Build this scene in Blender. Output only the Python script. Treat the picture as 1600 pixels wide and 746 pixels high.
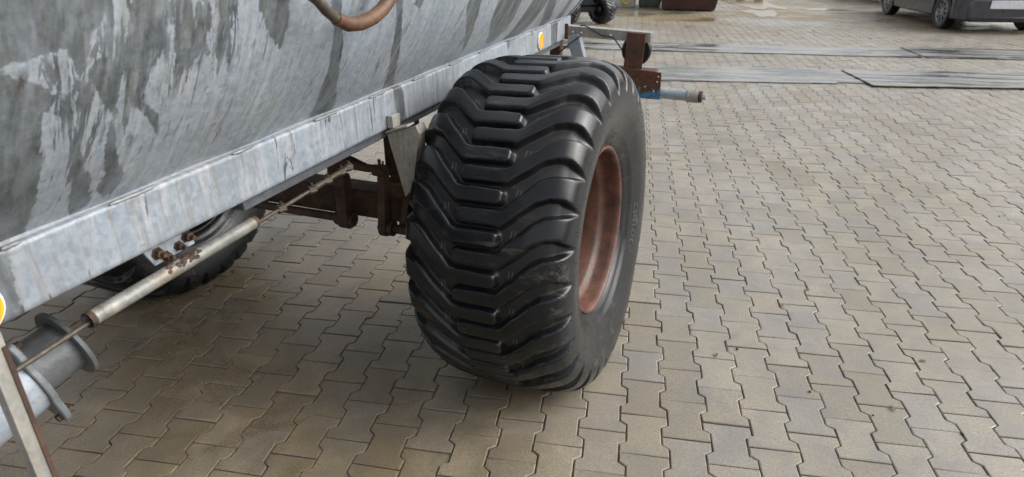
import bpy, bmesh, math, random
import numpy as np
from mathutils import Vector, Matrix, noise as mnoise
R = math.radians
random.seed(7); rng = np.random.default_rng(7)
scene = bpy.context.scene
for o in list(bpy.data.objects): bpy.data.objects.remove(o)

# ------------------------------------------------------------------ camera
PITCH, YAW, CAMH = 0.434102, -0.17357, 1.5402
F = Vector((math.sin(YAW)*math.cos(PITCH), math.cos(YAW)*math.cos(PITCH), -math.sin(PITCH)))
RT = F.cross(Vector((0, 0, 1))).normalized(); UP = RT.cross(F)
cd = bpy.data.cameras.new('camera'); cam = bpy.data.objects.new('camera', cd)
scene.collection.objects.link(cam); scene.camera = cam
cam.matrix_world = Matrix(((RT.x, UP.x, -F.x, 0), (RT.y, UP.y, -F.y, 0), (RT.z, UP.z, -F.z, CAMH), (0, 0, 0, 1)))
cd.sensor_fit = 'HORIZONTAL'; cd.sensor_width = 36; cd.lens = 36*1011.9/1600
cd.clip_start = 0.02; cd.clip_end = 1000
cd.dof.use_dof = True; cd.dof.focus_distance = 2.2; cd.dof.aperture_fstop = 5.0

# ------------------------------------------------------------------ sky and sun (overcast)
SUN_EL, SUN_AZ = R(38), R(82)          # azimuth clockwise from +Y
w = bpy.data.worlds.new('World'); scene.world = w; w.use_nodes = True
nt = w.node_tree; nt.nodes.clear()
sky = nt.nodes.new('ShaderNodeTexSky'); sky.sky_type = 'NISHITA'; sky.sun_disc = False
sky.sun_elevation = SUN_EL; sky.sun_rotation = SUN_AZ; sky.air_density = 1.0; sky.dust_density = 4.0; sky.ozone_density = 1.0
hs = nt.nodes.new('ShaderNodeHueSaturation'); hs.inputs['Saturation'].default_value = 0.22
bg = nt.nodes.new('ShaderNodeBackground'); bg.inputs['Strength'].default_value = 0.15
ow = nt.nodes.new('ShaderNodeOutputWorld')
nt.links.new(sky.outputs[0], hs.inputs['Color']); nt.links.new(hs.outputs[0], bg.inputs['Color']); nt.links.new(bg.outputs[0], ow.inputs[0])
sl = bpy.data.lights.new('sun', 'SUN'); sl.energy = 1.0; sl.angle = R(60); sl.color = (1, .97, .93)
so = bpy.data.objects.new('sun', sl); scene.collection.objects.link(so)
sd = Vector((math.sin(SUN_AZ)*math.cos(SUN_EL), math.cos(SUN_AZ)*math.cos(SUN_EL), math.sin(SUN_EL)))
so.rotation_euler = (-sd).to_track_quat('-Z', 'Y').to_euler(); so.location = sd*30
vs = scene.view_settings; vs.view_transform = 'Standard'; vs.look = 'None'; vs.gamma = 1; vs.exposure = 0.80
scene.render.engine = 'CYCLES'

# ------------------------------------------------------------------ helpers
COL = scene.collection
class NT:
    """small wrapper for building node materials"""
    def __init__(s, name):
        m = bpy.data.materials.new(name); m.use_nodes = True; s.m = m; s.t = m.node_tree
        s.p = s.t.nodes['Principled BSDF']; s.out = s.t.nodes['Material Output']
    def n(s, typ, **kw):
        nd = s.t.nodes.new(typ)
        for k, v in kw.items(): setattr(nd, k, v)
        return nd
    def put(s, sock, v):
        if isinstance(v, bpy.types.NodeSocket): s.t.links.new(v, sock)
        elif v is not None:
            if sock.type == 'RGBA' and len(v) == 3: v = (*v, 1)
            sock.default_value = v
    def set(s, **kw):
        for k, v in kw.items(): s.put(s.p.inputs[k.replace('_', ' ')], v)
    def obj(s): return s.n('ShaderNodeTexCoord').outputs['Object']
    def pos(s): return s.n('ShaderNodeNewGeometry').outputs['Position']
    def uv(s): return s.n('ShaderNodeTexCoord').outputs['UV']
    def attr(s, name): return s.n('ShaderNodeAttribute', attribute_name=name).outputs['Fac']
    def mapping(s, v, scale=(1, 1, 1), loc=(0, 0, 0), rot=(0, 0, 0)):
        m = s.n('ShaderNodeMapping'); s.put(m.inputs['Vector'], v)
        m.inputs['Scale'].default_value = scale; m.inputs['Location'].default_value = loc; m.inputs['Rotation'].default_value = rot
        return m.outputs[0]
    def noise(s, v, scale, detail=4, rough=.55, dist=0):
        n = s.n('ShaderNodeTexNoise'); s.put(n.inputs['Vector'], v)
        n.inputs['Scale'].default_value = scale; n.inputs['Detail'].default_value = detail
        n.inputs['Roughness'].default_value = rough; n.inputs['Distortion'].default_value = dist
        return n.outputs['Fac']
    def vor(s, v, scale, feature='F1', out='Distance', rnd=1):
        n = s.n('ShaderNodeTexVoronoi', feature=feature); s.put(n.inputs['Vector'], v)
        n.inputs['Scale'].default_value = scale; n.inputs['Randomness'].default_value = rnd
        return n.outputs[out]
    def ramp(s, f, *stops, interp='LINEAR'):
        n = s.n('ShaderNodeValToRGB'); s.put(n.inputs[0], f); cr = n.color_ramp; cr.interpolation = interp
        while len(cr.elements) < len(stops): cr.elements.new(.5)
        for e, (p, c) in zip(cr.elements, stops):
            e.position = p; e.color = (c, c, c, 1) if not hasattr(c, '__len__') else (*c, 1)
        return n.outputs[0]
    def mix(s, f, a, b, mode='MIX'):
        n = s.n('ShaderNodeMix', data_type='RGBA', blend_type=mode)
        s.put(n.inputs[0], f); s.put(n.inputs[6], a); s.put(n.inputs[7], b)
        return n.outputs[2]
    def math(s, op, a, b=0., c=None, clamp=False):
        n = s.n('ShaderNodeMath', operation=op, use_clamp=clamp)
        s.put(n.inputs[0], a); s.put(n.inputs[1], b)
        if c is not None: s.put(n.inputs[2], c)
        return n.outputs[0]
    def mapr(s, v, a, b, c=0., d=1., smooth=False):
        n = s.n('ShaderNodeMapRange', interpolation_type='SMOOTHSTEP' if smooth else 'LINEAR'); n.clamp = True
        for i, q in enumerate((v, a, b, c, d)): s.put(n.inputs[i], q)
        return n.outputs[0]
    def bump(s, h, strength=.3, dist=.01, normal=None):
        n = s.n('ShaderNodeBump'); n.inputs['Strength'].default_value = strength; n.inputs['Distance'].default_value = dist
        s.put(n.inputs['Height'], h)
        if normal is not None: s.put(n.inputs['Normal'], normal)
        s.t.links.new(n.outputs[0], s.p.inputs['Normal']); return n.outputs[0]
    def sep(s, v):
        n = s.n('ShaderNodeSeparateXYZ'); s.put(n.inputs[0], v); return n.outputs

class MB:
    """collects geometry for ONE mesh object"""
    def __init__(s): s.v = []; s.f = []; s.mi = []; s.m = 0
    def add(s, vs, fs):
        b = len(s.v); s.v += [tuple(v) for v in vs]; s.f += [tuple(i+b for i in f) for f in fs]; s.mi += [s.m]*len(fs); return s
    def box(s, c, d, rot=None):
        vs = [Vector((x*d[0]/2, y*d[1]/2, z*d[2]/2)) for x in (-1, 1) for y in (-1, 1) for z in (-1, 1)]
        if rot is not None: vs = [rot @ v for v in vs]
        vs = [v+Vector(c) for v in vs]
        return s.add(vs, [(0, 1, 3, 2), (4, 6, 7, 5), (0, 4, 5, 1), (2, 3, 7, 6), (0, 2, 6, 4), (1, 5, 7, 3)])
    def tube(s, pts, r, n=12, cap=True, taper=None):
        pts = [Vector(p) for p in pts]; vs = []; fs = []
        rr = r if hasattr(r, '__len__') else [r]*len(pts)
        prev = None
        for i, p in enumerate(pts):
            t = (pts[min(i+1, len(pts)-1)]-pts[max(i-1, 0)]).normalized()
            if prev is None: a = t.orthogonal().normalized()
            else: a = (prev-t*prev.dot(t)).normalized()
            prev = a; b = t.cross(a)
            for k in range(n):
                q = 2*math.pi*k/n; vs.append(p+(a*math.cos(q)+b*math.sin(q))*rr[i])
        for i in range(len(pts)-1):
            for k in range(n): fs.append((i*n+k, i*n+(k+1) % n, (i+1)*n+(k+1) % n, (i+1)*n+k))
        if cap: fs += [tuple(reversed(range(n))), tuple(range((len(pts)-1)*n, len(pts)*n))]
        return s.add(vs, fs)
    def lathe(s, prof, axis='x', n=32, c=(0, 0, 0), close=False):
        """prof: list of (along, radius)"""
        vs = []; fs = []
        for a, r in prof:
            for k in range(n):
                q = 2*math.pi*k/n; u, v = r*math.cos(q), r*math.sin(q)
                p = {'x': (a, u, v), 'y': (v, a, u), 'z': (u, v, a)}[axis]; vs.append(Vector(p)+Vector(c))
        m = len(prof)
        for i in range(m-1 if not close else m):
            j = (i+1) % m
            for k in range(n): fs.append((i*n+k, j*n+k, j*n+(k+1) % n, i*n+(k+1) % n))
        return s.add(vs, fs)
    def prism(s, poly, ax, a, b):
        """polygon (2D) extruded along axis ax from a to b; 2D coordinates fill the other axes in order"""
        def P(p, h):
            q = list(p); q.insert(ax, h); return q
        n = len(poly); vs = [P(p, a) for p in poly]+[P(p, b) for p in poly]
        fs = [tuple(range(n)), tuple(reversed(range(n, 2*n)))]+[(i, i+n, (i+1) % n+n, (i+1) % n) for i in range(n)]
        return s.add(vs, fs)
    def build(s, name, mat, parent=None, smooth=35, bevel=0, loc=None, rot=None):
        me = bpy.data.meshes.new(name); me.from_pydata(s.v, [], s.f); me.update()
        bm = bmesh.new(); bm.from_mesh(me); bmesh.ops.recalc_face_normals(bm, faces=bm.faces); bm.to_mesh(me); bm.free()
        mats = mat if isinstance(mat, (list, tuple)) else [mat]
        for m in mats: me.materials.append(m)
        if len(mats) > 1: me.polygons.foreach_set('material_index', s.mi)
        if smooth: me.shade_smooth(); me.set_sharp_from_angle(angle=R(smooth))
        return link(name, me, parent, bevel, loc, rot)
def link(name, me, parent=None, bevel=0, loc=None, rot=None):
    o = bpy.data.objects.new(name, me); COL.objects.link(o); o.parent = parent
    if loc is not None: o.location = loc
    if rot is not None: o.rotation_euler = rot
    if bevel:
        b = o.modifiers.new('bevel', 'BEVEL'); b.width = bevel; b.segments = 2; b.limit_method = 'ANGLE'; b.angle_limit = R(40)
    return o
def empty(name, loc=(0, 0, 0), rot=(0, 0, 0), parent=None):
    o = bpy.data.objects.new(name, None); COL.objects.link(o); o.location = loc; o.rotation_euler = rot; o.parent = parent
    o.empty_display_size = .1; return o
def tag(o, label=None, cat=None, group=None, kind=None):
    for k, v in (('label', label), ('category', cat), ('group', group), ('kind', kind)):
        if v: o[k] = v
    return o
def simple(name, col, rough=.5, metal=0., var=.15, scale=20, bump=.1, bscale=80):
    m = NT(name); c = m.obj(); n = m.noise(c, scale, 5)
    lo = tuple(x*(1-var) for x in col); hi = tuple(min(1, x*(1+var)) for x in col)
    m.set(Base_Color=m.mix(m.mapr(n, .3, .7), lo, hi), Roughness=m.mapr(m.noise(c, scale*1.7, 3), .3, .7, rough*.85, min(1, rough*1.15)), Metallic=metal)
    if bump: m.bump(m.noise(c, bscale, 4), bump, .004)
    return m.m

# ------------------------------------------------------------------ materials
def mat_paver():
    m = NT('paver_concrete'); p = m.pos(); rnd = m.attr('rnd')
    x, y, z = m.sep(p)
    base = m.ramp(rnd, (0, (.200, .176, .135)), (.3, (.246, .220, .175)), (.6, (.276, .248, .200)), (.85, (.258, .235, .195)), (1, (.228, .216, .195)))
    speck = m.noise(p, 150, 4, .8)
    base = m.mix(m.mapr(speck, .32, .68), m.mix(1, base, (.58, .57, .55), 'MULTIPLY'), m.mix(1, base, (1.30, 1.30, 1.29), 'MULTIPLY'))
    cloud = m.noise(p, 7, 5, .62, .4)
    base = m.mix(m.mapr(cloud, .42, .70, 0, .62), base, (.145, .145, .148))             # grey scuffs
    big = m.noise(p, .9, 4, .6)
    base = m.mix(m.mapr(big, .42, .70, 0, .55), base, (.165, .140, .098))
    base = m.mix(m.mapr(m.noise(p, 2.1, 5, .65, .7), .54, .70, 0, .5), base, (.175, .172, .170))
    dots = m.vor(p, 42); dsel = m.noise(p, 11, 2)
    base = m.mix(m.math('MULTIPLY', m.mapr(dots, .06, .10, 1, 0), m.mapr(dsel, .56, .62, 0, .8)), base, (.05, .048, .045))
    # oil and damp patches, plus shade under and in front of the tanker painted in
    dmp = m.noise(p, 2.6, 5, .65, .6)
    shade_zone = m.math('MULTIPLY', m.mapr(x, .35, -.55, 0, 1, True), m.mapr(y, 3.4, 2.3, 0, 1, True))
    damp_shade_f = m.mapr(m.math('ADD', dmp, m.math('MULTIPLY', shade_zone, .30)), .62, .86, 0, 1, True)
    damp_shade = m.math('MULTIPLY', damp_shade_f, shade_zone)
    base = m.mix(m.math('MULTIPLY', shade_zone, .55), base, m.mix(1, base, (1.05, .90, .64), 'MULTIPLY'))
    base = m.mix(m.math('MULTIPLY', damp_shade, .55), base, m.mix(1, base, (.50, .45, .37), 'MULTIPLY'))
    # mud, moss and standing wet at the far end of the yard
    far = m.mapr(m.math('ADD', y, m.math('MULTIPLY', m.noise(p, .8, 4), 3)), 13.6, 16.5, 0, 1, True)
    mud = m.math('MULTIPLY', far, m.mapr(m.noise(p, .55, 5, .6, .8), .38, .62, .15, 1))
    base = m.mix(m.math('MULTIPLY', mud, .8), base, (.21, .155, .075))
    moss = m.math('MULTIPLY', m.mapr(m.noise(p, 1.3, 5, .65), .60, .70), m.mapr(y, 11.8, 13.5))
    base = m.mix(m.math('MULTIPLY', moss, .55), base, (.12, .13, .03))
    wetf = m.math('MULTIPLY', m.mapr(m.noise(m.mapping(p, (.35, .8, 1)), 1.0, 4, .55, .5), .50, .60), m.mapr(y, 11.5, 14.5))
    base = m.mix(m.math('MULTIPLY', wetf, .45), base, m.mix(1, base, (.5, .48, .42), 'MULTIPLY'))
    rough = m.math('ADD', m.mapr(speck, .3, .7, -.08, .08), m.mapr(m.noise(p, 1.7, 4, .6, .5), .36, .62, .32, .66))
    rough = m.math('MULTIPLY', rough, m.math('SUBTRACT', 1., m.math('MULTIPLY', wetf, .75)))
    rough = m.math('MULTIPLY', rough, m.math('SUBTRACT', 1., m.math('MULTIPLY', damp_shade, .40)))
    m.set(Base_Color=base, Roughness=rough)
    h = m.math('ADD', m.math('MULTIPLY', speck, .6), m.math('MULTIPLY', m.noise(p, 70, 4, .6), .7))
    m.bump(h, .6, .003)
    return m.m
def mat_joint():
    m = NT('joint_sand'); p = m.pos()
    n = m.noise(p, 9, 4); g = m.noise(p, 300, 2)
    c = m.mix(m.mapr(n, .35, .65), (.070, .052, .032), (.24, .185, .105))
    c = m.mix(m.mapr(g, .3, .7, 0, .6), c, (.07, .055, .04))
    m.set(Base_Color=c, Roughness=.9); m.bump(g, .5, .003); return m.m
def mat_ground():
    m = NT('far_yard'); p = m.pos()
    c = m.mix(m.mapr(m.noise(p, .5, 6), .35, .65), (.22, .205, .175), (.15, .125, .09))
    m.set(Base_Color=c, Roughness=m.mapr(m.noise(p, .4, 3), .4, .6, .4, .8)); m.bump(m.noise(p, 60, 4), .3, .004); return m.m
def mat_galv(name, wet=False, streak=1., tint=(1, 1, 1), dark=1.):
    """hot-dip galvanised steel, UV in metres (u along, v down)"""
    m = NT(name); u = m.uv(); o = m.obj()
    src = u if wet else o
    sp = m.vor(m.mapping(src, (1, 1, 1)), 75, out='Color'); sp = m.sep(sp)[0]
    fl = m.noise(src, 38, 4, .7)
    col = m.mix(m.mapr(sp, 0, 1, 0, 1), (.40*dark, .455*dark, .52*dark), (.64*dark, .69*dark, .735*dark))
    col = m.mix(m.mapr(fl, .3, .7, 0, .55), col, (.66*dark, .72*dark, .79*dark))
    st = m.noise(m.mapping(src, (48, 3.5, 2.2) if wet else (20, 20, 2)), 1, 6, .72, .5)
    col = m.mix(m.math('MULTIPLY', m.mapr(st, .48, .66), .75*streak), col, (.84*dark, .81*dark, .82*dark))
    st2 = m.noise(m.mapping(src, (44, 2.6, 1.8) if wet else (30, 30, 2), (3, 1, 0)), 1, 5, .68, .4)
    sel = m.noise(m.mapping(src, (1.4, 1.8, 1), (7, 2, 0)), 1, 3)
    col = m.mix(m.math('MULTIPLY', m.mapr(st2, .50, .66), m.math('MULTIPLY', m.mapr(sel, .42, .60), .6*streak)), col, (.46, .37, .23))
    dk = m.noise(m.mapping(src, (60, 5, 3) if wet else (30, 30, 4), (9, 4, 1)), 1, 5, .7, .3)
    col = m.mix(m.math('MULTIPLY', m.mapr(dk, .54, .68), .45*streak), col, (.27, .29, .31))
    cl = m.noise(src, 5, 5, .6, .5)
    col = m.mix(m.mapr(cl, .42, .75, 0, .55), col, (.40*dark, .43*dark, .46*dark))
    rough = m.mapr(fl, .3, .7, .38, .56)
    if wet:
        sdf = m.attr('wet')
        e1 = m.math('MULTIPLY', m.math('SUBTRACT', m.noise(m.mapping(u, (48, 9, 1)), 1, 6, .7, .6), .5), .030)
        e2 = m.math('MULTIPLY', m.math('SUBTRACT', m.noise(u, 70, 5, .7), .5), .016)
        gm = m.attr('grime')
        e3 = m.math('MULTIPLY', m.math('SUBTRACT', m.noise(m.mapping(u, (30, 5, 1), (4, 2, 0)), 1, 6, .72, .8), .50), .30)
        sdf = m.math('MAXIMUM', sdf, m.math('SUBTRACT', m.math('ADD', e3, m.math('MULTIPLY', gm, .034)), .036))
        edge = m.math('ADD', sdf, m.math('ADD', e1, e2))
        wm = m.mapr(edge, -.0015, .0020, 0, 1, True)
        wm = m.math('MULTIPLY', wm, m.mapr(m.noise(m.mapping(u, (20, 6, 1)), 1, 5, .65), .32, .55, .6, 1))
        wcol = m.mix(m.mapr(m.noise(m.mapping(u, (2.6, .9, 1)), 14, 6, .7, .5), .34, .64), (.060, .066, .066), (.26, .28, .285))
        wcol = m.mix(m.mapr(m.noise(m.mapping(u, (3, 1, 1)), 9, 4), .52, .7, 0, .4), wcol, (.26, .225, .16))
        col = m.mix(m.math('MULTIPLY', wm, .90), col, wcol)
        # dark scrape marks
        sc = m.noise(m.mapping(u, (60, 14, 1), rot=(0, 0, R(-28))), 1, 3, .55)
        ssel = m.attr('scuff')
        scm = m.math('MULTIPLY', m.mapr(sc, .56, .66), ssel)
        col = m.mix(m.math('MULTIPLY', scm, .75), col, (.13, .13, .13))
        pl = m.math('MULTIPLY', m.mapr(m.noise(m.mapping(u, (42, 9, 1), rot=(0, 0, R(-20))), 1, 4, .6), .54, .64), ssel)
        col = m.mix(m.math('MULTIPLY', pl, .5), col, (.62, .63, .64))
        ru = m.attr('rust'); rn = m.mapr(m.noise(m.mapping(u, (1, .45, 1)), 40, 5, .7), .45, .62)
        col = m.mix(m.math('MULTIPLY', m.math('MULTIPLY', rn, ru), .85), col, (.11, .065, .035))
        rough = m.math('SUBTRACT', rough, m.math('MULTIPLY', wm, .12))
    col = m.mix(1, col, tint, 'MULTIPLY')
    m.set(Base_Color=col, Roughness=rough, Metallic=.22)
    h = m.math('ADD', m.noise(src, 55, 4, .6), m.math('MULTIPLY', m.noise(src, 9, 3), 1.5))
    m.bump(h, .35, .005)
    return m.m
def mat_rust(name, a, b, c, rough=.75, scale=14, metal=0.):
    m = NT(name); o = m.obj(); n = m.noise(o, scale, 6, .65, .3); f = m.noise(o, scale*6, 4, .7)
    col = m.ramp(n, (.30, a), (.5, b), (.70, c))
    col = m.mix(m.mapr(f, .3, .7, 0, .5), col, m.mix(1, col, (.6, .6, .6), 'MULTIPLY'))
    m.set(Base_Color=col, Roughness=m.mapr(f, .3, .7, rough*.8, min(1, rough*1.15)), Metallic=metal)
    m.bump(f, .35, .003); return m.m
def mat_rubber(name, tread=False):
    m = NT(name); o = m.obj()
    n = m.noise(o, 9, 5, .65); f = m.noise(o, 120, 3, .6)
    col = m.mix(m.mapr(n, .35, .7), (.0036, .0044, .0060), (.0088, .0102, .0130))
    rough = m.mapr(m.noise(o, 16, 4, .6), .3, .7, .17, .32)
    if tread:
        gr = m.attr('groove')
        dust = m.mapr(m.noise(o, 6, 5, .7), .35, .65, .25, 1)
        col = m.mix(m.math('MULTIPLY', gr, m.math('MULTIPLY', dust, .55)), col, (.026, .025, .022))
        rough = m.math('ADD', rough, m.math('MULTIPLY', gr, .22))
        uv = m.uv(); us = m.sep(uv); a, wv = us[0], us[1]
        # paired mould marks in the grooves (u: pitch phase 0..1 per lug, v: metres across)
        for sg, c0 in ((1, .66), (-1, .16)):
            wq = m.math('MULTIPLY', wv, float(sg))
            fr = m.math('FRACT', m.math('SUBTRACT', a, c0-.5))
            dy = m.math('ABSOLUTE', m.math('SUBTRACT', fr, .5))
            inb = m.mapr(dy, .085, .10, 1, 0)
            sh = m.math('SUBTRACT', wq, m.math('MULTIPLY', m.math('SUBTRACT', fr, .5), .022))
            for k in (.108, .119):
                ln = m.mapr(m.math('ABSOLUTE', m.math('SUBTRACT', sh, k)), .0009, .0018, 1, 0)
                col = m.mix(m.math('MULTIPLY', m.math('MULTIPLY', ln, inb), m.math('MULTIPLY', gr, .55)), col, (.20, .19, .17))
        # dried clay smears
        smear = m.math('MULTIPLY', m.mapr(m.noise(m.mapping(o, (5, 26, 26)), 1, 6, .75), .54, .70), m.mapr(m.noise(o, 4.6, 3), .50, .62))
        col = m.mix(m.math('MULTIPLY', smear, .65), col, (.105, .097, .08))
        rough = m.math('ADD', rough, m.math('MULTIPLY', smear, .3))
    else:
        dust = m.mapr(m.noise(o, 5, 5, .65), .45, .7, 0, .55)
        col = m.mix(dust, col, (.045, .043, .040)); rough = m.math('ADD', rough, .08)
    fr_ = m.mapr(m.vor(o, 95), .03, .06, 1, 0); fsel = m.mapr(m.noise(o, 33, 2), .60, .66)
    col = m.mix(m.math('MULTIPLY', m.math('MULTIPLY', fr_, fsel), .5), col, (.22, .21, .19))
    m.set(Base_Color=col, Roughness=rough); m.p.inputs['Specular IOR Level'].default_value = .38; m.p.inputs['Coat Weight'].default_value = .10; m.p.inputs['Coat Roughness'].default_value = .15
    m.bump(m.math('ADD', f, m.math('MULTIPLY', n, 2.)), .12, .002)
    return m.m
def mat_board(name, wetv):
    m = NT(name); p = m.pos()
    n = m.noise(m.mapping(p, (1.0, 6, 1)), 1.2, 5, .65, .4); f = m.noise(p, 30, 4, .6)
    col = m.mix(m.mapr(n, .42, .56), (.022, .025, .029), (.24, .235, .22))
    col = m.mix(m.mapr(f, .4, .75, 0, .35), col, (.10, .095, .085))
    g = m.math('MULTIPLY', m.mapr(m.noise(p, .9, 3), .58, .66), .35)
    col = m.mix(g, col, (.10, .16, .07))
    m.set(Base_Color=col, Roughness=m.mapr(n, .36, .62, .10 if wetv else .2, .42)); m.bump(m.noise(m.mapping(p, (2, 8, 1)), 1.5, 4), .35, .012); return m.m
def mat_paint(name, col, rough=.3, coat=.5):
    m = NT(name); o = m.obj(); d = m.noise(o, 6, 5)
    m.set(Base_Color=m.mix(m.mapr(d, .4, .7, 0, .35), col, tuple(x*.7+.03 for x in col)), Roughness=m.mapr(d, .3, .7, rough*.8, rough*1.3), Coat_Weight=coat, Coat_Roughness=.08); return m.m
def mat_bracket():
    m = NT('rust_with_old_blue_paint'); o = m.obj(); z = m.sep(o)[2]
    n = m.noise(o, 26, 5, .7); f = m.noise(o, 90, 3)
    rust = m.mix(m.mapr(f, .3, .7), (.05, .022, .013), (.13, .05, .028))
    zz = m.mapr(z, -.005, .10, .13, -.14)
    bl = m.mapr(m.math('ADD', n, zz), .53, .57)
    moss = m.mapr(m.math('ADD', m.noise(o, 18, 4), m.mapr(z, .02, .09, .1, -.2)), .52, .6, 0, .5)
    col = m.mix(moss, rust, (.08, .075, .03)); col = m.mix(bl, col, (.045, .17, .33))
    m.set(Base_Color=col, Roughness=m.mapr(bl, 0, 1, .8, .45)); m.bump(m.math('ADD', n, f), .3, .004); return m.m
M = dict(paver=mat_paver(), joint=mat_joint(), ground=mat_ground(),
    tank=mat_galv('galvanised_tank_sheet', True, 1., (.54, .575, .605)), beam=mat_galv('galvanised_beam_sheet', True, 1.1, (.455, .475, .495)),
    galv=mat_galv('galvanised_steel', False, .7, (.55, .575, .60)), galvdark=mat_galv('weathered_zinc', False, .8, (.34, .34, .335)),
    tubez=mat_galv('dirty_tube_zinc', False, 1.5, (.36, .335, .29)),
    shade=mat_galv('shade_tinted_zinc', False, .3, (.15, .15, .155)), neck=mat_galv('stained_pipe', False, .4, (.20, .195, .19)),
    zinc_beige=mat_galv('dusty_zinc', False, 1.3, (.50, .46, .39)),
    rust=mat_rust('brown_rust', (.024, .014, .010), (.062, .032, .020), (.12, .062, .036)),
    rustred=mat_rust('red_rust', (.040, .018, .012), (.085, .035, .022), (.13, .055, .034)),
    rim=mat_rust('rusty_rim_paint', (.045, .018, .012), (.095, .038, .022), (.15, .066, .040), .5, 12),
    rod=mat_rust('tarnished_rod', (.035, .028, .021), (.070, .056, .041), (.11, .092, .068), .5, 30, .3),
    rubber=mat_rubber('tyre_rubber', True), side=mat_rubber('plain_rubber'),
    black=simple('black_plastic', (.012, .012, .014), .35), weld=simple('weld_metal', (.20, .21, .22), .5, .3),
    orange=None, boardw=mat_board('wet_board', True), boardd=mat_board('board', False),
    bracket=mat_bracket(), white=simple('white_plastic', (.75, .75, .73), .4, bump=0))
def _or():
    m = NT('orange_reflector'); o = m.obj()
    g = m.vor(m.mapping(o, (1, 1, 1)), 420)
    m.set(Base_Color=m.mix(m.mapr(g, .2, .6), (.95, .30, .0), (1., .40, .01)), Roughness=.15, Coat_Weight=1.)
    return m.m
M['orange'] = _or()

# ------------------------------------------------------------------ ground and pavers
me = bpy.data.meshes.new('ground'); S = 250
me.from_pydata([(-S, -S, -.03), (S, -S, -.03), (S, S, -.03), (-S, S, -.03)], [], [(0, 1, 2, 3)]); me.materials.append(M['ground'])
tag(link('ground', me), kind='structure')
PA, PB, PX0, PY0 = .14164, .2, .28713, 2.58078
def in_area(x, y): return .3 < y < 21.5 and max(-1.2*y-1.2, -6.5) < x < .60*y+1.9
bed = MB(); bed.add([(-8, -.5, -.0075), (16, -.5, -.0075), (16, 21.7, -.0075), (-8, 21.7, -.0075)], [(0, 1, 2, 3)])
pave = tag(bed.build('pavement', M['joint'], smooth=0), kind='structure')
WH, NH, GAP = .0824, .0592, .0021
def outline(inset):
    w_, n_, l_ = WH-GAP-inset, NH-GAP-inset, .1-GAP-inset
    a, b = .0415+inset*.45, .0585+inset*.45
    r = [(w_, -l_), (w_, -b), (n_, -a), (n_, a), (w_, b), (w_, l_)]
    return r+[(-x, -y) for x, y in r]
O0, O1 = outline(0), outline(.0032)
def paver_verts(tx, ty, dz, jit):
    vs = [(x+random.uniform(-jit, jit), y+random.uniform(-jit, jit), -.0075) for x, y in O0]
    vs += [(v[0], v[1], dz-.0024+tx*v[0]+ty*v[1]) for v in vs]
    top = [[x, y, dz+tx*x+ty*y] for x, y in O1]
    for q in range(12):
        if random.random() < .10:
            c_ = random.uniform(.001, .0045); top[q][0] *= 1-c_*9; top[q][1] *= 1-c_*9; top[q][2] -= .0003
    vs += [tuple(v) for v in top]
    return vs
PF = [(i, (i+1) % 12, 12+(i+1) % 12, 12+i) for i in range(12)]+[(12+i, 12+(i+1) % 12, 24+(i+1) % 12, 24+i) for i in range(12)]
PF += [(24, 25, 26, 33, 34, 35), (26, 27, 32, 33), (27, 28, 29, 30, 31, 32)]
VAR = []
for k in range(80):
    me = bpy.data.meshes.new('paver')
    me.from_pydata(paver_verts(random.gauss(0, .007), random.gauss(0, .007), random.gauss(0, .0011), random.choice((.0006, .0010, .0020))), [], PF)
    at = me.attributes.new('rnd', 'FLOAT', 'FACE'); at.data.foreach_set('value', [random.random()]*len(PF))
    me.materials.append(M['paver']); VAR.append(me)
def px(v):
    d = Vector(v)-Vector((0, 0, CAMH)); z = d.dot(F)
    return (800+1011.9*d.dot(RT)/z, 373-1011.9*d.dot(UP)/z, z) if z > .05 else (1e9, 1e9, -1)
spots = []
for i in range(-48, 110):
    for j in range(-100, 14):
        x = PX0+i*PA; y = PY0-(j+.5+(.5 if i % 2 else 0))*PB
        if in_area(x, y): spots.append((x, y))
def seen(s):
    u, v, z = px((s[0], s[1], 0))
    if not (-30 < u < 1630 and 0 < v < 790): return -z-100
    if u < 620 and v < 512-.484*u: return -z-100
    if ((u-825)/185)**2+((v-345)/262)**2 < 1: return -z-100
    return -z
spots.sort(key=seen, reverse=True)
for (x, y) in spots[:300]:
    link('paver', random.choice(VAR), pave, loc=(x, y, 0))
pv = []; pf = []; pr = []
for (x, y) in spots[300:]:
    b = len(pv); m_ = random.choice(VAR)
    pv += [(v.co.x+x, v.co.y+y, v.co.z) for v in m_.vertices]; pf += [tuple(q+b for q in f) for f in PF]; pr += [random.random()]*len(PF)
me = bpy.data.meshes.new('paver_field'); me.from_pydata(pv, [], pf)
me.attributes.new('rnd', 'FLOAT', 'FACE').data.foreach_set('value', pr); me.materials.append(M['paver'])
tag(link('paver_field', me, pave), kind='stuff')

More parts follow.
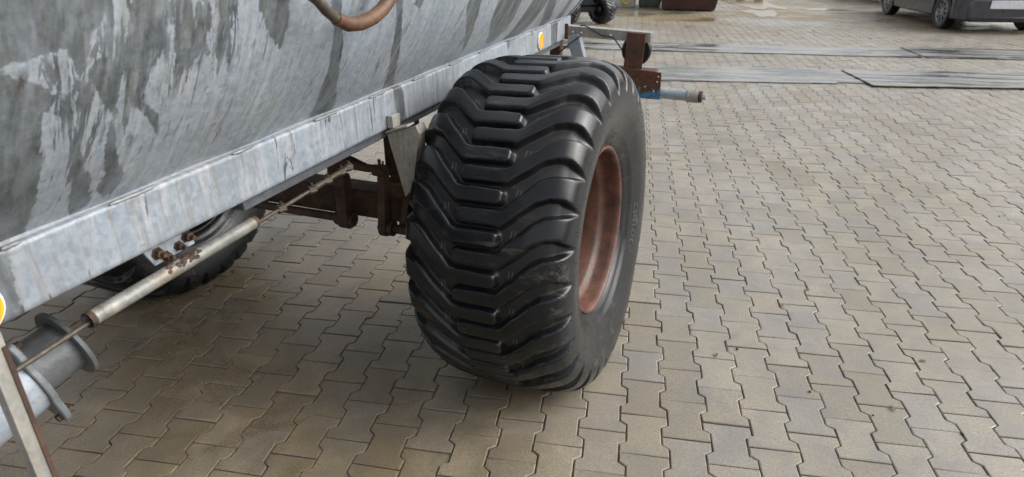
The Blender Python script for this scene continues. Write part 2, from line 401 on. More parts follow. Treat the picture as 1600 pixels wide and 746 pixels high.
# puddles: shallow water lying on the far paving
def mat_water():
    m = NT('puddle_water'); p = m.pos()
    m.set(Base_Color=(.20, .16, .10), Roughness=.16); m.p.inputs['IOR'].default_value = 1.33
    m.bump(m.noise(p, 6, 2), .05, .004); return m.m
MW = mat_water()
def blob(name, cx, cy, rx, ry, z, mat, seed, n=48, amp=.35):
    vs = [(cx, cy, z)]
    for k in range(n):
        a = 2*math.pi*k/n
        q = 1+amp*2*mnoise.noise(Vector((math.cos(a)*1.6+seed, math.sin(a)*1.6, seed*.7)))+amp*.6*mnoise.noise(Vector((math.cos(a)*6, math.sin(a)*6+seed, 0)))
        vs.append((cx+rx*q*math.cos(a), cy+ry*q*math.sin(a), z))
    me = bpy.data.meshes.new(name); me.from_pydata(vs, [], [(0, k+1, (k+1) % n+1) for k in range(n)]); me.materials.append(mat)
    return link(name, me)
for k, (cx, cy, rx, ry) in enumerate(((3.2, 18.6, .6, 1.3), (2.9, 16.2, .3, .8), (4.6, 17.3, .5, .2), (-.9, 11.7, .9, .22))):
    tag(blob('puddle', cx, cy, rx, ry, .0062, MW, k*3.1), kind='structure')

# ------------------------------------------------------------------ slurry tanker (local axes: x outboard, y along the tanker, z up)
TO = (-.2907, 2.1966); TPSI = R(10.6)
tk = empty('slurry_tanker', (TO[0], TO[1], 0), (0, 0, -TPSI))
tag(tk, 'galvanised steel slurry tanker with a big black ribbed tyre, standing on the pavers', 'tanker')
def zs(t): return .011*(t+1.53)          # the tank and chassis climb slightly towards the far end

# tank shell, with stain fields stored on the sheet
TR, TCS, TCZ, T0, T1 = .81, -.96, 1.685, -3.3, 1.75
STAINS = [[(-.832, -.28, .016), (-.788, -.383, .018), (-.744, -.512, .030), (-.667, -.666, .050), (-.63, -.72, .05)], [(-.537, -.308, .014), (-.456, -.459, .019), (-.297, -.688, .026), (-.25, -.745, .026)],
 [(-.012, -.358, .053), (.067, -.464, .03), (.159, -.588, .008)], [(-.421, -.319, .026), (-.411, -.34, .01)], [(.393, -.398, .15), (.463, -.524, .10), (.478, -.61, .021)],
 [(.817, -.442, .13), (.812, -.543, .13), (.716, -.651, .05)], [(-1.175, -.248, .014), (-1.159, -.307, .009), (-1.13, -.392, .005)], [(-1.037, -.261, .046), (-1.018, -.314, .03), (-.997, -.361, .007)],
 [(-1.381, -.437, .006), (-1.366, -.504, .012), (-1.344, -.587, .023), (-1.338, -.612, .017)], [(-1.432, -.498, .008), (-1.407, -.563, .018), (-1.392, -.629, .02)], [(-1.54, -.392, .04), (-1.527, -.49, .036), (-1.505, -.70, .030)],
 [(-1.258, -.24, .011), (-1.24, -.296, .010), (-1.203, -.336, .005)], [(-1.23, -.253, .010), (-1.217, -.31, .007), (-1.197, -.344, .003)], [(-1.351, -.389, .006), (-1.294, -.451, .009), (-1.271, -.495, .004)],
 [(-1.408, -.332, .022), (-1.386, -.392, .013), (-1.372, -.426, .005)], [(-1.56, -.25, .05), (-1.47, -.255, .035), (-1.43, -.24, .03)], [(-1.55, -.345, .035), (-1.50, -.36, .02)], [(-1.32, -.24, .026), (-1.329, -.315, .020), (-1.335, -.36, .008)],
 [(1.016, -.462, .05), (1.2, -.602, .05), (1.325, -.696, .04)], [(1.45, -.50, .05), (1.50, -.60, .05), (1.55, -.70, .05)]]
def stain_field(u, v, stains):
    best = np.full(u.shape, -1.0)
    for st in stains:
        for (a, b) in zip(st[:-1], st[1:]):
            d = np.array([b[0]-a[0], b[1]-a[1]]); L = d@d
            h = np.clip(((u-a[0])*d[0]+(v-a[1])*d[1])/L, 0, 1)
            dist = np.hypot(u-a[0]-h*d[0], v-a[1]-h*d[1]); best = np.maximum(best, a[2]+(b[2]-a[2])*h-dist)
    return best
def attrs(me, **kw):
    for k, a in kw.items(): me.attributes.new(k, 'FLOAT', 'POINT').data.foreach_set('value', np.asarray(a, dtype=np.float32))
def set_uv(me, u, v):
    l = me.uv_layers.new(name='UVMap'); idx = np.empty(len(me.loops), dtype=np.int32); me.loops.foreach_get('vertex_index', idx)
    l.data.foreach_set('uv', np.stack([np.asarray(u)[idx], np.asarray(v)[idx]], -1).ravel().astype(np.float32))
def grid_mesh(name, X, Y, Z, mat, close=False):
    n, m = X.shape; me = bpy.data.meshes.new(name)
    idx = np.arange(n*m).reshape(n, m)
    a, b, c, d = idx[:-1, :-1], idx[1:, :-1], idx[1:, 1:], idx[:-1, 1:]
    fs = np.stack([a, b, c, d], -1).reshape(-1, 4)
    if close:
        e = np.stack([idx[:-1, -1], idx[1:, -1], idx[1:, 0], idx[:-1, 0]], -1); fs = np.concatenate([fs, e])
    me.from_pydata(np.stack([X, Y, Z], -1).reshape(-1, 3).tolist(), [], fs.tolist()); me.materials.append(mat); me.shade_smooth(); me.update()
    return me
ta = np.concatenate([np.linspace(T0, -1.75, 30)[:-1], np.arange(-1.75, T1+.001, .007)])
aa = np.concatenate([np.arange(-.84, -.05, .007), np.linspace(-.05, 2*math.pi*TR-.84, 90)])
Tg, Ag = np.meshgrid(ta, aa, indexing='ij')
dent = .0022*np.sin(Tg*7+Ag*5)*np.cos(Ag*9+1)+.0015*np.sin(Tg*17+2)*np.sin(Ag*13)
rr = TR+dent
me = grid_mesh('tank', TCS+rr*np.cos(Ag/TR), Tg, TCZ+rr*np.sin(Ag/TR)+.011*(Tg+1.53), M['tank'], close=False)
set_uv(me, Tg.ravel(), Ag.ravel())
sc = np.exp(-((Tg+1.27)/.20)**2-((Ag+.42)/.14)**2)+.5*np.exp(-((Tg+1.2)/.35)**2-((Ag+.28)/.1)**2)
ru = np.exp(-((Tg+1.53)/.07)**2-((Ag+.325)/.018)**2)+.8*np.exp(-((Tg+1.22)/.02)**2-((Ag+.27)/.06)**2)+.5*np.exp(-((Tg+1.49)/.02)**2-((Ag+.62)/.07)**2)
gm = np.exp(-((Tg+1.42)/.22)**2-((Ag+.30)/.20)**2)+.7*np.exp(-((Tg+1.22)/.12)**2-((Ag+.30)/.12)**2)
attrs(me, grime=np.clip(gm, 0, 1).ravel(), wet=stain_field(Tg, Ag, STAINS).ravel(), scuff=np.clip(sc, 0, 1).ravel(), rust=np.clip(ru, 0, 1).ravel())
tank = link('tank', me, tk)
for sgn, tt in ((1, T1), (-1, T0)):
    prof = [(tt-sgn*.03, TR+.006), (tt+sgn*.004, TR+.006), (tt+sgn*.004, TR-.02)]+[(tt+sgn*(.004+.20*(1-q*q)), (TR-.02)*q) for q in np.linspace(.98, .02, 12)]
    b = MB(); b.lathe(prof, 'y', 64, (TCS, 0, TCZ+zs(tt))); b.build('tank_end', M['galv'], tk)

# chassis side beam with sheet face, weld beads and reflectors
SB = -.385; ZB, ZT = .977, 1.0955
tb = np.arange(-2.6, 1.7401, .008); pz = [(SB-.09, ZB-.0), (SB-.004, ZB), (SB, ZB+.004)]+[(SB, z) for z in np.arange(ZB+.012, ZT-.006, .008)]+[(SB, ZT-.004), (SB-.004, ZT), (SB-.09, ZT)]
pz = np.array(pz); Tq, Kq = np.meshgrid(tb, np.arange(len(pz)), indexing='ij')
Xq = pz[Kq, 0]+.0008*np.sin(Tq*9)*np.sin(Kq*.4); Zq = pz[Kq, 1]+.011*(Tq+1.53)
me = grid_mesh('chassis_beam', Xq, Tq, Zq, M['beam']); vv = pz[Kq, 1]-ZT-.70
set_uv(me, Tq.ravel(), vv.ravel())
BST = [[(-.285, -.69, .026), (-.262, -.83, .030)], [(-1.62, -.69, .06), (-1.60, -.83, .05)], [(-1.552, -.68, .030), (-1.552, -.83, .020)], [(-.655, -.695, .012), (-.655, -.715, .006)], [(1.42, -.69, .07), (1.42, -.83, .05)], [(.72, -.695, .03), (.72, -.72, .015)], [(1.05, -.695, .02), (1.05, -.71, .01)]]
attrs(me, grime=np.zeros(Tq.size), wet=stain_field(Tq, vv, BST).ravel(), scuff=np.zeros(Tq.size), rust=np.zeros(Tq.size))
beam = link('chassis_beam', me, tk)
b = MB(); b.prism([(SB, ZB+zs(1.74)), (SB-.09, ZB+zs(1.74)), (SB-.09, ZT+zs(1.74)), (SB, ZT+zs(1.74))], 1, 1.7405, 1.745); b.build('end_plate', M['galv'], beam)
def bead(t0, t1):
    b = MB(); n = max(6, int((t1-t0)/.008)); pts = []; rs = []
    for k in range(n+1):
        t = t0+(t1-t0)*k/n; pts.append((SB+.0015+random.uniform(-.001, .001), t, ZT+.001+zs(t))); rs.append((.0040+random.uniform(-.0013, .0010))*(1 if 0 < k < n else .5))
    b.tube(pts, rs, 8); return b.build('weld_bead', M['weld'], beam)
for (t0, t1) in ((-1.53, -1.50), (-1.335, -1.235), (-1.02, -.95), (-.72, -.62), (-.45, -.36), (-.18, -.08), (.10, .22), (.38, .50), (.72, .86), (1.1, 1.3), (1.5, 1.7)): bead(t0, t1)
def reflector(t, z):
    b = MB(); b.m = 0; b.lathe([(0, .0425), (.006, .0425), (.007, .0405), (.0072, .039)], 'x', 40)
    b.m = 1; b.lathe([(.0070, .039), (.010, .038), (.0115, .030), (.012, .001)], 'x', 40)
    o = b.build('side_reflector', [M['white'], M['orange']], beam, loc=(SB+.001, t, z)); o['label'] = 'round orange side reflector with white rim'; return o
reflector(1.172, 1.061); reflector(-1.596, 1.019)
# saddle between beam and tank, hidden sheet closing the gap
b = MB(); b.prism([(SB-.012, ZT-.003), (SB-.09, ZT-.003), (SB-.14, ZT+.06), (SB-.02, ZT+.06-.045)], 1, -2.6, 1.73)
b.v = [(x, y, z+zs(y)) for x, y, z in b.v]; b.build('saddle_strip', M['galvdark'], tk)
# inner subframe rail, far beam
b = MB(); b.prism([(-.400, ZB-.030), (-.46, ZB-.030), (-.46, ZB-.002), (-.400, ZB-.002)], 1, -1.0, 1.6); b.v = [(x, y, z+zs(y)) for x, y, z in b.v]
b.build('subframe_rail', M['shade'], tk, bevel=.003)  # zinc colour darkened to paint in the shade below the beam
b = MB(); b.prism([(-1.535, ZB), (-1.445, ZB), (-1.445, ZT), (-1.535, ZT)], 1, -2.6, 1.74); b.v = [(x, y, z+zs(y)) for x, y, z in b.v]
b.build('chassis_beam', M['galv'], tk, bevel=.004)
for t in (-1.9, .75, 1.5):
    b = MB(); b.box((-.96, t, ZB+.05+zs(t)), (.97, .08, .08)); b.build('cross_member', M['galvdark'], tk, bevel=.004)
# mudguard gusset: folded tapering plate hanging from the beam beside the tyre
b = MB(); g0 = -.356
b.add([(-.392, g0, .972), (-.288, g0, 1.010), (-.276, g0, .985), (-.312, g0, .80), (-.342, g0, .765),
       (-.392, g0+.004, .972), (-.288, g0+.004, 1.010), (-.276, g0+.004, .985), (-.312, g0+.004, .80), (-.342, g0+.004, .765),
       (-.276, g0+.055, .985), (-.288, g0+.055, 1.010), (-.312, g0+.055, .80), (-.284, g0+.055, .985), (-.318, g0+.055, .80)],
      [(0, 1, 2, 3, 4), (9, 8, 7, 6, 5), (0, 5, 6, 1), (0, 4, 9, 5), (4, 3, 8, 9), (1, 11, 10, 2), (2, 10, 12, 3), (10, 13, 14, 12), (6, 1, 11)])
b.build('gusset_plate', M['zinc_beige'], tk, smooth=30)
b = MB(); b.box((-.350, g0+.010, .995), (.085, .050, .007), Matrix.Rotation(R(-19), 3, 'Y')); b.box((-.372, g0+.012, 1.015), (.022, .046, .040)); b.build('mounting_clip', M['zinc_beige'], tk, bevel=.002)

# ------------------------------------------------------------------ wheels
PROF = np.array([(0, .607), (.06, .6065), (.1, .605), (.14, .602), (.175, .597), (.205, .589), (.232, .577), (.254, .558), (.268, .532), (.275, .50), (.277, .465), (.2715, .42), (.259, .38), (.2515, .362), (.2505, .357), (.245, .348), (.235, .333), (.2335, .329), (.227, .318), (.218, .307), (.205, .297), (.185, .288)])
CZ, CAMBER = .571, R(1.8)
def smooth_prof(P, step):
    # Catmull-Rom resample by arc length
    P = np.vstack([2*P[0]-P[1], P, 2*P[-1]-P[-2]]); out = []
    for i in range(1, len(P)-2):
        for q in np.linspace(0, 1, 24, endpoint=False):
            a, b, c, d = P[i-1:i+3]; out.append(.5*((2*b)+(-a+c)*q+(2*a-5*b+4*c-d)*q*q+(-a+3*b-3*c+d)*q**3))
    out.append(P[-2]); out = np.array(out); out[0] = (0, P[1][1])
    L = np.concatenate([[0], np.cumsum(np.hypot(*np.diff(out, axis=0).T))])
    return L, out
def sstep(x, a, b):
    q = np.clip((x-a)/(b-a), 0, 1); return q*q*(3-2*q)
def lug_sd(wv, th, Rr, N):
    """signed distance (m, positive inside) to the lug that leans towards +w; th in pitches*360/N degrees"""
    pit = 360/N; k = 30/N
    phi = np.interp(wv, [-1, .070, .080, .107, .144, .176, .211, .251, .291, .34], [0, 0, .35, 2.65, 5.7, 8.6, 10.3, 10.95, 10.9, 10.9])*k
    hw = np.interp(wv, [-1, .060, .107, .144, .176, .211, .251, .291, .34, .352], [2.0, 2.0, 2.6, 2.7, 2.9, 3.05, 3.2, 4.0, 5.2, 6.1])*k
    d = (th-phi+pit/2) % pit-pit/2
    arc = R(1)*Rr
    cosl = np.interp(wv, [.05, .09, .16, .22], [1, .78, .78, .96])
    across = hw*arc-np.abs(d)*arc
    across = across*cosl
    r = .014; q0 = -across+r; q1 = (-.069-wv)+r
    out = np.hypot(np.maximum(q0, 0), np.maximum(q1, 0))+np.minimum(np.maximum(q0, q1), 0)-r
    return -out
def tyre_mesh(N=30, sub=36, step=.0042, depth=.028, phase=0.):
    L, pp = smooth_prof(PROF, step); tot = L[-1]
    wfine = np.concatenate([np.arange(0, .365, step), np.arange(.365, tot, .006), [tot]])
    sx = np.interp(wfine, L, pp[:, 0]); rr = np.interp(wfine, L, pp[:, 1])
    w_ = np.concatenate([-wfine[::-1], wfine[1:]]); x_ = np.concatenate([-sx[::-1], sx[1:]]); r_ = np.concatenate([rr[::-1], rr[1:]])
    dx = np.gradient(x_); dr = np.gradient(r_); ln = np.hypot(dx, dr); nx, nr = -dr/ln, dx/ln
    th = np.arange(N*sub)*360/(N*sub)
    Wg, Tg = np.meshgrid(w_, th, indexing='ij')
    rel = Tg-phase
    s1 = lug_sd(Wg, rel, .60, N); s2 = lug_sd(-Wg, rel-180/N, .60, N)
    sd_ = np.maximum(s1, s2)+.0009*np.sin(Tg*.37+Wg*45)*np.sin(Tg*.11+Wg*21+1)
    x = np.clip((sd_+.0095)/.0095, 0, 1); h = x**1.25
    h = h-.04*np.exp(-(np.maximum(sd_, 0)/.004)**2)
    aw = np.abs(Wg); dep = depth*(1-sstep(aw, .262, .350))
    # rounded groove ends and shoulder fade
    off = -dep*(1-h)
    X = x_[:, None]+nx[:, None]*off; Rr = r_[:, None]+nr[:, None]*off
    # radial moulding lines low on the sidewall
    a = np.radians(Tg); Y = -Rr*np.cos(a); Z = Rr*np.sin(a)
    # load: bulge at the foot, flat where it stands
    low = sstep(-Z, .30, .58)*sstep(aw, .16, .34)
    X = X+np.sign(Wg)*low*.012
    lim = (.002-CZ-X*math.sin(CAMBER))/math.cos(CAMBER); Z = np.maximum(Z, lim)
    me = grid_mesh('tyre', X, Y, Z, M['rubber'], close=True)
    gr = (1-h)*(1-sstep(aw, .26, .34))
    attrs(me, groove=gr.ravel())
    set_uv(me, (rel*N/360).ravel(), Wg.ravel())
    return me, (L, pp)
tyre_me, (PL, PP) = tyre_mesh(phase=77.6+6-84)
RIM = [(.208, .304), (.214, .3065), (.220, .3055), (.2225, .300), (.220, .294), (.212, .289), (.195, .286), (.165, .284), (.152, .279), (.145, .268), (.135, .262), (.085, .259), (.05, .256), (.045, .246), (.04, .235), (.03, .20), (.02, .14), (.035, .13), (.045, .10), (.046, .085), (.075, .082), (.085, .07), (.09, .0)]
rb = MB(); rb.lathe(RIM, 'x', 96); rb.lathe([(-x, r) for x, r in RIM[:13]]+[(.0, .252), (.02, .2)], 'x', 72)
for k in range(10):
    q = 2*math.pi*k/10; rb.lathe([(.03, .011), (.052, .011), (.055, .008), (.055, 0)], 'x', 6, (0, .112*math.cos(q), .112*math.sin(q)))
rb.tube([(.12, .0, .262), (.15, 0, .245), (.185, 0, .235)], [.010, .008, .007], 10)
def lettering(word, r0, ang0, size, parent):
    cu = bpy.data.curves.new('lettering', 'FONT'); cu.body = word; cu.size = size; cu.extrude = .0012; cu.resolution_u = 3; cu.space_character = 1.12
    ob = bpy.data.objects.new('tmp', cu); COL.objects.link(ob); bpy.context.view_layer.update()
    me = bpy.data.meshes.new_from_object(ob.evaluated_get(bpy.context.evaluated_depsgraph_get())); bpy.data.objects.remove(ob)
    me.name = 'lettering'; prof_r = PP[::-1, 1]; prof_x = PP[::-1, 0]
    for v in me.vertices:
        r = r0+v.co.y; a = R(ang0)-v.co.x/r0
        xs = float(np.interp(r, prof_r, prof_x))
        v.co = Vector((xs+.0006+v.co.z, r*math.cos(a), r*math.sin(a)))
    me.materials.clear(); me.materials.append(M['letter']); return link('lettering', me, parent)
M['letter'] = simple('moulded_letter_rubber', (.038, .039, .041), .4, bump=0)
def hairs(parent):
    b = MB(); L, pp = PL, PP
    for k in range(150):
        a = random.uniform(0, 2*math.pi); side = random.choice((1, 1, -1)); wv = random.choice((random.uniform(.30, .36), random.uniform(.30, .36), random.uniform(.46, .55)))
        xs = side*float(np.interp(wv, L, pp[:, 0])); r = float(np.interp(wv, L, pp[:, 1]))
        if r*math.sin(a) < -.50: continue
        p0 = Vector((xs, r*math.cos(a), r*math.sin(a))); d = (Vector((side*1., math.cos(a)*.5*(wv < .4), math.sin(a)*.5*(wv < .4)))+Vector([random.gauss(0, .35) for _ in range(3)])).normalized()
        l = random.uniform(.005, .013); b.tube([p0-d*.002, p0+d*l*.6, p0+d*l+Vector((0, 0, -.001))], [.0006, .0005, .0003], 4)
    tag(b.build('rubber_hairs', M['black'], parent, smooth=0), kind='stuff')
def wheel(loc, rz, full):
    wr = empty('wheel', loc, (0, -CAMBER, rz), tk)
    link('tyre', tyre_me, wr)
    if full:
        rim0 = rb.build('rim', M['rim'], wr, smooth=50); wheel.rim = rim0.data
        lettering('cultor', .372, -4, .062, wr); hairs(wr)
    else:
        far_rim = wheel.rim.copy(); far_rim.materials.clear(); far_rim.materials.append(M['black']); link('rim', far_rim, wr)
    return wr
wheel((.0162, .0258, CZ), -R(2.4), True)
wheel((-1.93, .0258, CZ), R(180), False)

# ------------------------------------------------------------------ axle, brake levers, rods
def arc_pts(p, q, n=6): return [Vector(p).lerp(Vector(q), k/n) for k in range(n+1)]
b = MB(); b.box((-.96, 0, .575), (1.55, .115, .115)); axle = b.build('axle', M['rust'], tk, bevel=.008)
b = MB(); b.box((-.50, .0, .665), (.22, .20, .05)); b.box((-.50, .0, .70), (.16, .12, .04)); b.box((-.56, .02, .83), (.10, .12, .26)); b.build('axle_seat', M['rust'], axle, bevel=.008)
b = MB(); b.box((-1.42, .0, .665), (.22, .20, .05)); b.box((-1.42, .02, .83), (.10, .12, .30)); b.build('axle_seat', M['rust'], axle, bevel=.008)
def lever(x, y, z0, z1, w0, w1, th, lean=0):
    b = MB()
    n = 8; pr_ = []
    for k in range(n+1):
        a = math.pi*k/n; pr_.append((y-lean+w1*math.cos(a), z1+w1*math.sin(a)))
    for k in range(n+1):
        a = math.pi+math.pi*k/n; pr_.append((y+w0*math.cos(a), z0+w0*math.sin(a)))
    b.prism(pr_, 0, x-th/2, x+th/2); return b
lever(-.755, -.12, .525, .70, .034, .024, .045, .0).build('brake_lever', M['rust'], axle, bevel=.003)
lever(-.575, -.13, .520, .755, .030, .018, .032, -.02).build('brake_lever', M['rust'], axle, bevel=.003)
lever(-.505, -.10, .535, .66, .022, .020, .03, -.05).build('brake_lever', M['rust'], axle, bevel=.003)
b = MB(); b.tube([(-1.35, -.12, .53), (-.72, -.12, .53)], .017, 14); b.tube([(-.80, -.12, .53), (-.72, -.12, .53)], .028, 16); b.build('cam_shaft', M['rust'], axle)
b = MB(); b.tube([(-.60, -.13, .525), (-.28, -.13, .525)], .018, 14); b.tube([(-.555, -.13, .525), (-.535, -.13, .525)], .030, 16); b.build('cam_shaft', M['rust'], axle)
b = MB(); b.tube([(-.80, -.10, .775), (-.72, -.11, .765), (-.64, -.12, .755), (-.575, -.13, .760)], [.030, .026, .016, .014], 12); b.tube([(-.80, -.10, .70), (-.79, -.10, .82)], .030, 14); b.tube([(-.60, -.13, .755), (-.55, -.13, .755)], .022, 12); b.build('relay_arm', M['rust'], axle)
b = MB(); b.tube([(-.575, -.135, .76), (-.572, -.135, .80)], .006, 8); b.tube([(-.560, -.135, .76), (-.557, -.135, .795)], .004, 8); b.build('split_pin', M['rod'], axle)
# brake rod in its guide tube
b = MB(); pth = [(-.42, -1.413, .889), (-.42, -.953, .905)]
b.tube(pth, .0155, 18, cap=False); b.tube([pth[1], pth[0]], .0130, 18, cap=False)
gt = b.build('guide_tube', M['tubez'], tk)
for s_ in (0, 1):
    p = pth[s_]; dy = .006*(1-2*s_)
    b = MB(); b.tube([(p[0], p[1]-dy*.2, p[2]), (p[0], p[1]+.010*(1-2*s_), p[2]+.0003*(1-2*s_))], .0159, 18, cap=False); b.build('rusty_end', M['rust'], gt)
b = MB()
for k in range(46):
    y = -1.232+.10*random.random(); sz = random.uniform(.004, .0075)*(1-abs(y+1.182)*8); an = R(random.uniform(20, 125))
    b.lathe([(-sz*1.6, .0005), (-sz, sz*.7), (0, sz), (sz, sz*.7), (sz*1.6, .0005)], 'y', 8, (-.42+.0135*math.cos(an), y, .889+.0348*(y+1.413)+.0135*math.sin(an)))
b.build('weld_rust', M['rust'], gt)
b = MB(); b.tube([(-.405, -1.70, .870), (-.42, -1.413, .884), (-.42, -.953, .899), (-.421, -.80, .905), (-.423, -.55, .915)], .0052, 10)
br = b.build('brake_rod', M['rod'], tk)
b = MB(); b.tube([(-.423, -.72, .908), (-.423, -.53, .916)], .0085, 10); b.build('turnbuckle', M['rod'], br)
for q in (0.02, .42, .64, .85, .97):
    p = Vector((-.421, -.86, .902)).lerp(Vector((-.423, -.53, .916)), q)
    b = MB(); b.tube([p+Vector((-.004, -.010, 0)), p+Vector((.004, .010, 0))], .0125, 6); b.tube([p, p+Vector((.002, 0, .020))], .004, 6); b.build('clamp_nut', M['rod'], br)
# hanger plate with bolts
b = MB(); b.prism([(-1.262, .972), (-1.135, .972), (-1.122, .918), (-1.232, .913)], 0, -.446, -.440); hp = b.build('hanger_plate', M['galv'], tk, bevel=.001)
for (y, z, r) in ((-1.222, .938, .0105), (-1.203, .924, .0085), (-1.168, .932, .0085), (-1.142, .944, .0105)):
    b = MB(); b.lathe([(-.440, r*1.35), (-.437, r*1.35), (-.437, r), (-.426, r), (-.425, r*.8), (-.425, 0)], 'x', 6, (0, y, z)); b.lathe([(-.425, r*.5), (-.415, r*.5), (-.415, 0)], 'x', 10, (0, y, z)); b.build('bolt', M['rust'], hp)

# outlet pipe with flange and clamp plate (lower left)
FD = Vector((.12, 1.0, .24)).normalized(); FC = Vector((-.588, -1.362, .768))
pq = FD.to_track_quat('X', 'Z')
op = empty('outlet_pipe', FC, (0, 0, 0), tk); op.rotation_mode = 'QUATERNION'; op.rotation_quaternion = pq
b = MB(); b.lathe([(-.9, .080), (-.105, .080), (-.100, .06)], 'x', 40); b.build('pipe_body', M['galv'], op)
b = MB(); b.lathe([(-.118, .058), (.004, .058)], 'x', 40); b.lathe([(.004, .052), (-.3, .052)], 'x', 40); b.build('pipe_neck', M['neck'], op)
b = MB(); b.lathe([(-.008, .055), (-.008, .078), (-.006, .081), (.002, .081), (.004, .078), (.004, .052)], 'x', 56); b.build('flange', M['neck'], op)
cl = []
for k in range(36):
    a = 2*math.pi*k/36; r = .088+.036*max(0, math.cos(3*a))**1.5; cl.append((r*math.cos(a), r*math.sin(a)))
b = MB(); b.prism(cl, 0, -.104, -.090); b.build('clamp_plate', M['galvdark'], op, bevel=.003)
for k in range(3):
    a = 2*math.pi*k/3
    b = MB(); b.lathe([(-.112, .008), (-.080, .008), (-.080, 0)], 'x', 6, (0, .109*math.cos(a), .109*math.sin(a))); b.build('bolt', M['rust'], op)
# support leg, an angle bar from the beam down to the pavers
b = MB()
LP = [Vector((-.300, -1.628, 1.02)), Vector((-.300, -1.606, .0))]
b.prism([(-.300, -1.640), (-.300, -1.613), (-.305, -1.613), (-.305, -1.635), (-.320, -1.635), (-.320, -1.640)], 2, .01, 1.02)
leg = b.build('support_leg', M['zinc_beige'], tk, bevel=.001)
b = MB(); b.box((-.2992, -1.6165, .66), (.0035, .007, .66)); b.build('rust_strip', M['rust'], leg)
b = MB(); b.box((-.32, -1.628, .008), (.10, .10, .012)); b.build('foot_plate', M['galv'], leg, bevel=.002)
b = MB(); b.box((-.345, -1.65, .99), (.09, .05, .008)); b.build('mounting_bracket', M['galv'], leg)

# bent rusty pipe on the tank side
b = MB(); cpts = []
ring = [(-.20, -1.03, 1.475), (-.15, -1.005, 1.452), (-.135, -.985, 1.432), (-.135, -.962, 1.411), (-.135, -.930, 1.391), (-.135, -.890, 1.376), (-.135, -.842, 1.373), (-.135, -.789, 1.380), (-.135, -.746, 1.394), (-.135, -.708, 1.415), (-.14, -.688, 1.45), (-.15, -.685, 1.50), (-.19, -.69, 1.54)]
b.tube(ring[:5], [.0115]*5, 14); h0 = b.build('hook_handle', M['rod'], tk)
b = MB(); b.tube(ring[4:], [.0135, .0155]+[.016]*7, 16); b.build('rusty_sleeve', mat_rust('orange_rust', (.055, .028, .016), (.115, .052, .024), (.18, .090, .042), .5, 22), h0)

# rear light bar, bracket and stub pipe
TB = 1.66
b = MB(); b.prism([(TB-.02, 1.085), (TB+.055, 1.085), (TB+.055, 1.080), (TB-.015, 1.080), (TB-.015, 1.030), (TB-.02, 1.030)], 0, -.385, .105)
lb = b.build('rear_light_bar', M['zinc_beige'], tk, bevel=.001)
for v in lb.data.vertices: v.co.z -= .018*(v.co.x+.385)/.49
for x in (-.34, -.29, -.12): 
    b = MB(); b.lathe([(TB-.0265, 0), (TB-.0265, .005), (TB-.0195, .005)], 'y', 8, (x, 0, 1.055-.018*(x+.385)/.49)); b.build('bolt', M['white'], lb)
b = MB(); b.box((-.378, TB-.028, 1.055), (.022, .012, .085)); b.build('end_clip', M['rustred'], lb, bevel=.002)
b = MB(); b.add([(-.026, TB-.0245, 1.066), (.078, TB-.0245, 1.062), (.070, TB-.0245, .855), (-.034, TB-.0245, .855), (-.026, TB-.0305, 1.066), (.078, TB-.0305, 1.062), (.070, TB-.0305, .855), (-.034, TB-.0305, .855)],
    [(0, 1, 2, 3), (4, 7, 6, 5), (0, 4, 5, 1), (1, 5, 6, 2), (2, 6, 7, 3), (3, 7, 4, 0)]); b.build('upright_plate', M['rustred'], lb, bevel=.002)
b = MB(); b.lathe([(TB+.0, 0), (TB+.0, .076), (TB+.008, .084), (TB+.04, .082), (TB+.052, .065), (TB+.055, 0)], 'y', 40, (.026, 0, .965)); b.build('rear_lamp', M['black'], lb)
b = MB(); b.tube([(-.30, TB-.01, 1.088), (-.27, TB-.03, 1.092), (-.22, TB-.032, 1.07), (-.17, TB-.034, 1.045), (-.10, TB-.036, 1.035), (-.065, TB-.03, .99), (-.035, TB+.02, .935)], .0038, 8); b.build('cable', M['black'], lb)
b = MB(); b.add([(-.375, TB-.03, 1.03), (-.305, TB-.03, 1.045), (-.262, TB-.03, .90), (-.335, TB-.03, .90), (-.375, TB+.03, 1.03), (-.305, TB+.03, 1.045), (-.262, TB+.03, .90), (-.335, TB+.03, .90)],
    [(0, 1, 2, 3), (4, 7, 6, 5), (0, 4, 5, 1), (1, 5, 6, 2), (2, 6, 7, 3), (3, 7, 4, 0)]); b.build('bar_brace', M['galv'], lb, bevel=.003)
b = MB(); b.tube([(-.29, TB-.05, 1.035), (-.36, TB-.06, .98), (-.42, TB-.05, .93)], .004, 8); b.build('cable', M['black'], lb)
rbx = empty('rear_bracket', (0, TB, .715), (0, R(1.2), 0), tk)
b = MB(); b.add([(-.06, -.05, -.005), (.190, -.05, 0), (.182, -.05, .150), (-.10, -.05, .165), (-.06, -.044, -.005), (.190, -.044, 0), (.182, -.044, .150), (-.10, -.044, .165)],
    [(0, 1, 2, 3), (4, 7, 6, 5), (0, 4, 5, 1), (1, 5, 6, 2), (2, 6, 7, 3), (3, 7, 4, 0)]); b.build('bracket_plate', M['bracket'], rbx, bevel=.001)
b = MB(); b.box((-.45, .01, .17), (.06, .07, .24)); b.build('hanger_post', M['rustred'], rbx, bevel=.003)
b = MB(); b.box((-.05, .0, .145), (.40, .09, .02)); b.box((-.24, 0, .07), (.38, .08, .10)); b.build('bracket_box', M['rustred'], rbx, bevel=.003)
for (x, z) in ((.168, .128), (.165, .098), (.10, .066), (.15, .045)):
    b = MB(); b.lathe([(-.056, 0), (-.056, .0035), (-.0495, .0035)], 'y', 8, (x, 0, z)); b.build('bolt', M['white'], rbx)
b = MB(); b.lathe([(.02, .030), (.335, .030)], 'x', 28, (0, -.01, .030)); b.build('stub_pipe', M['galv'], rbx)
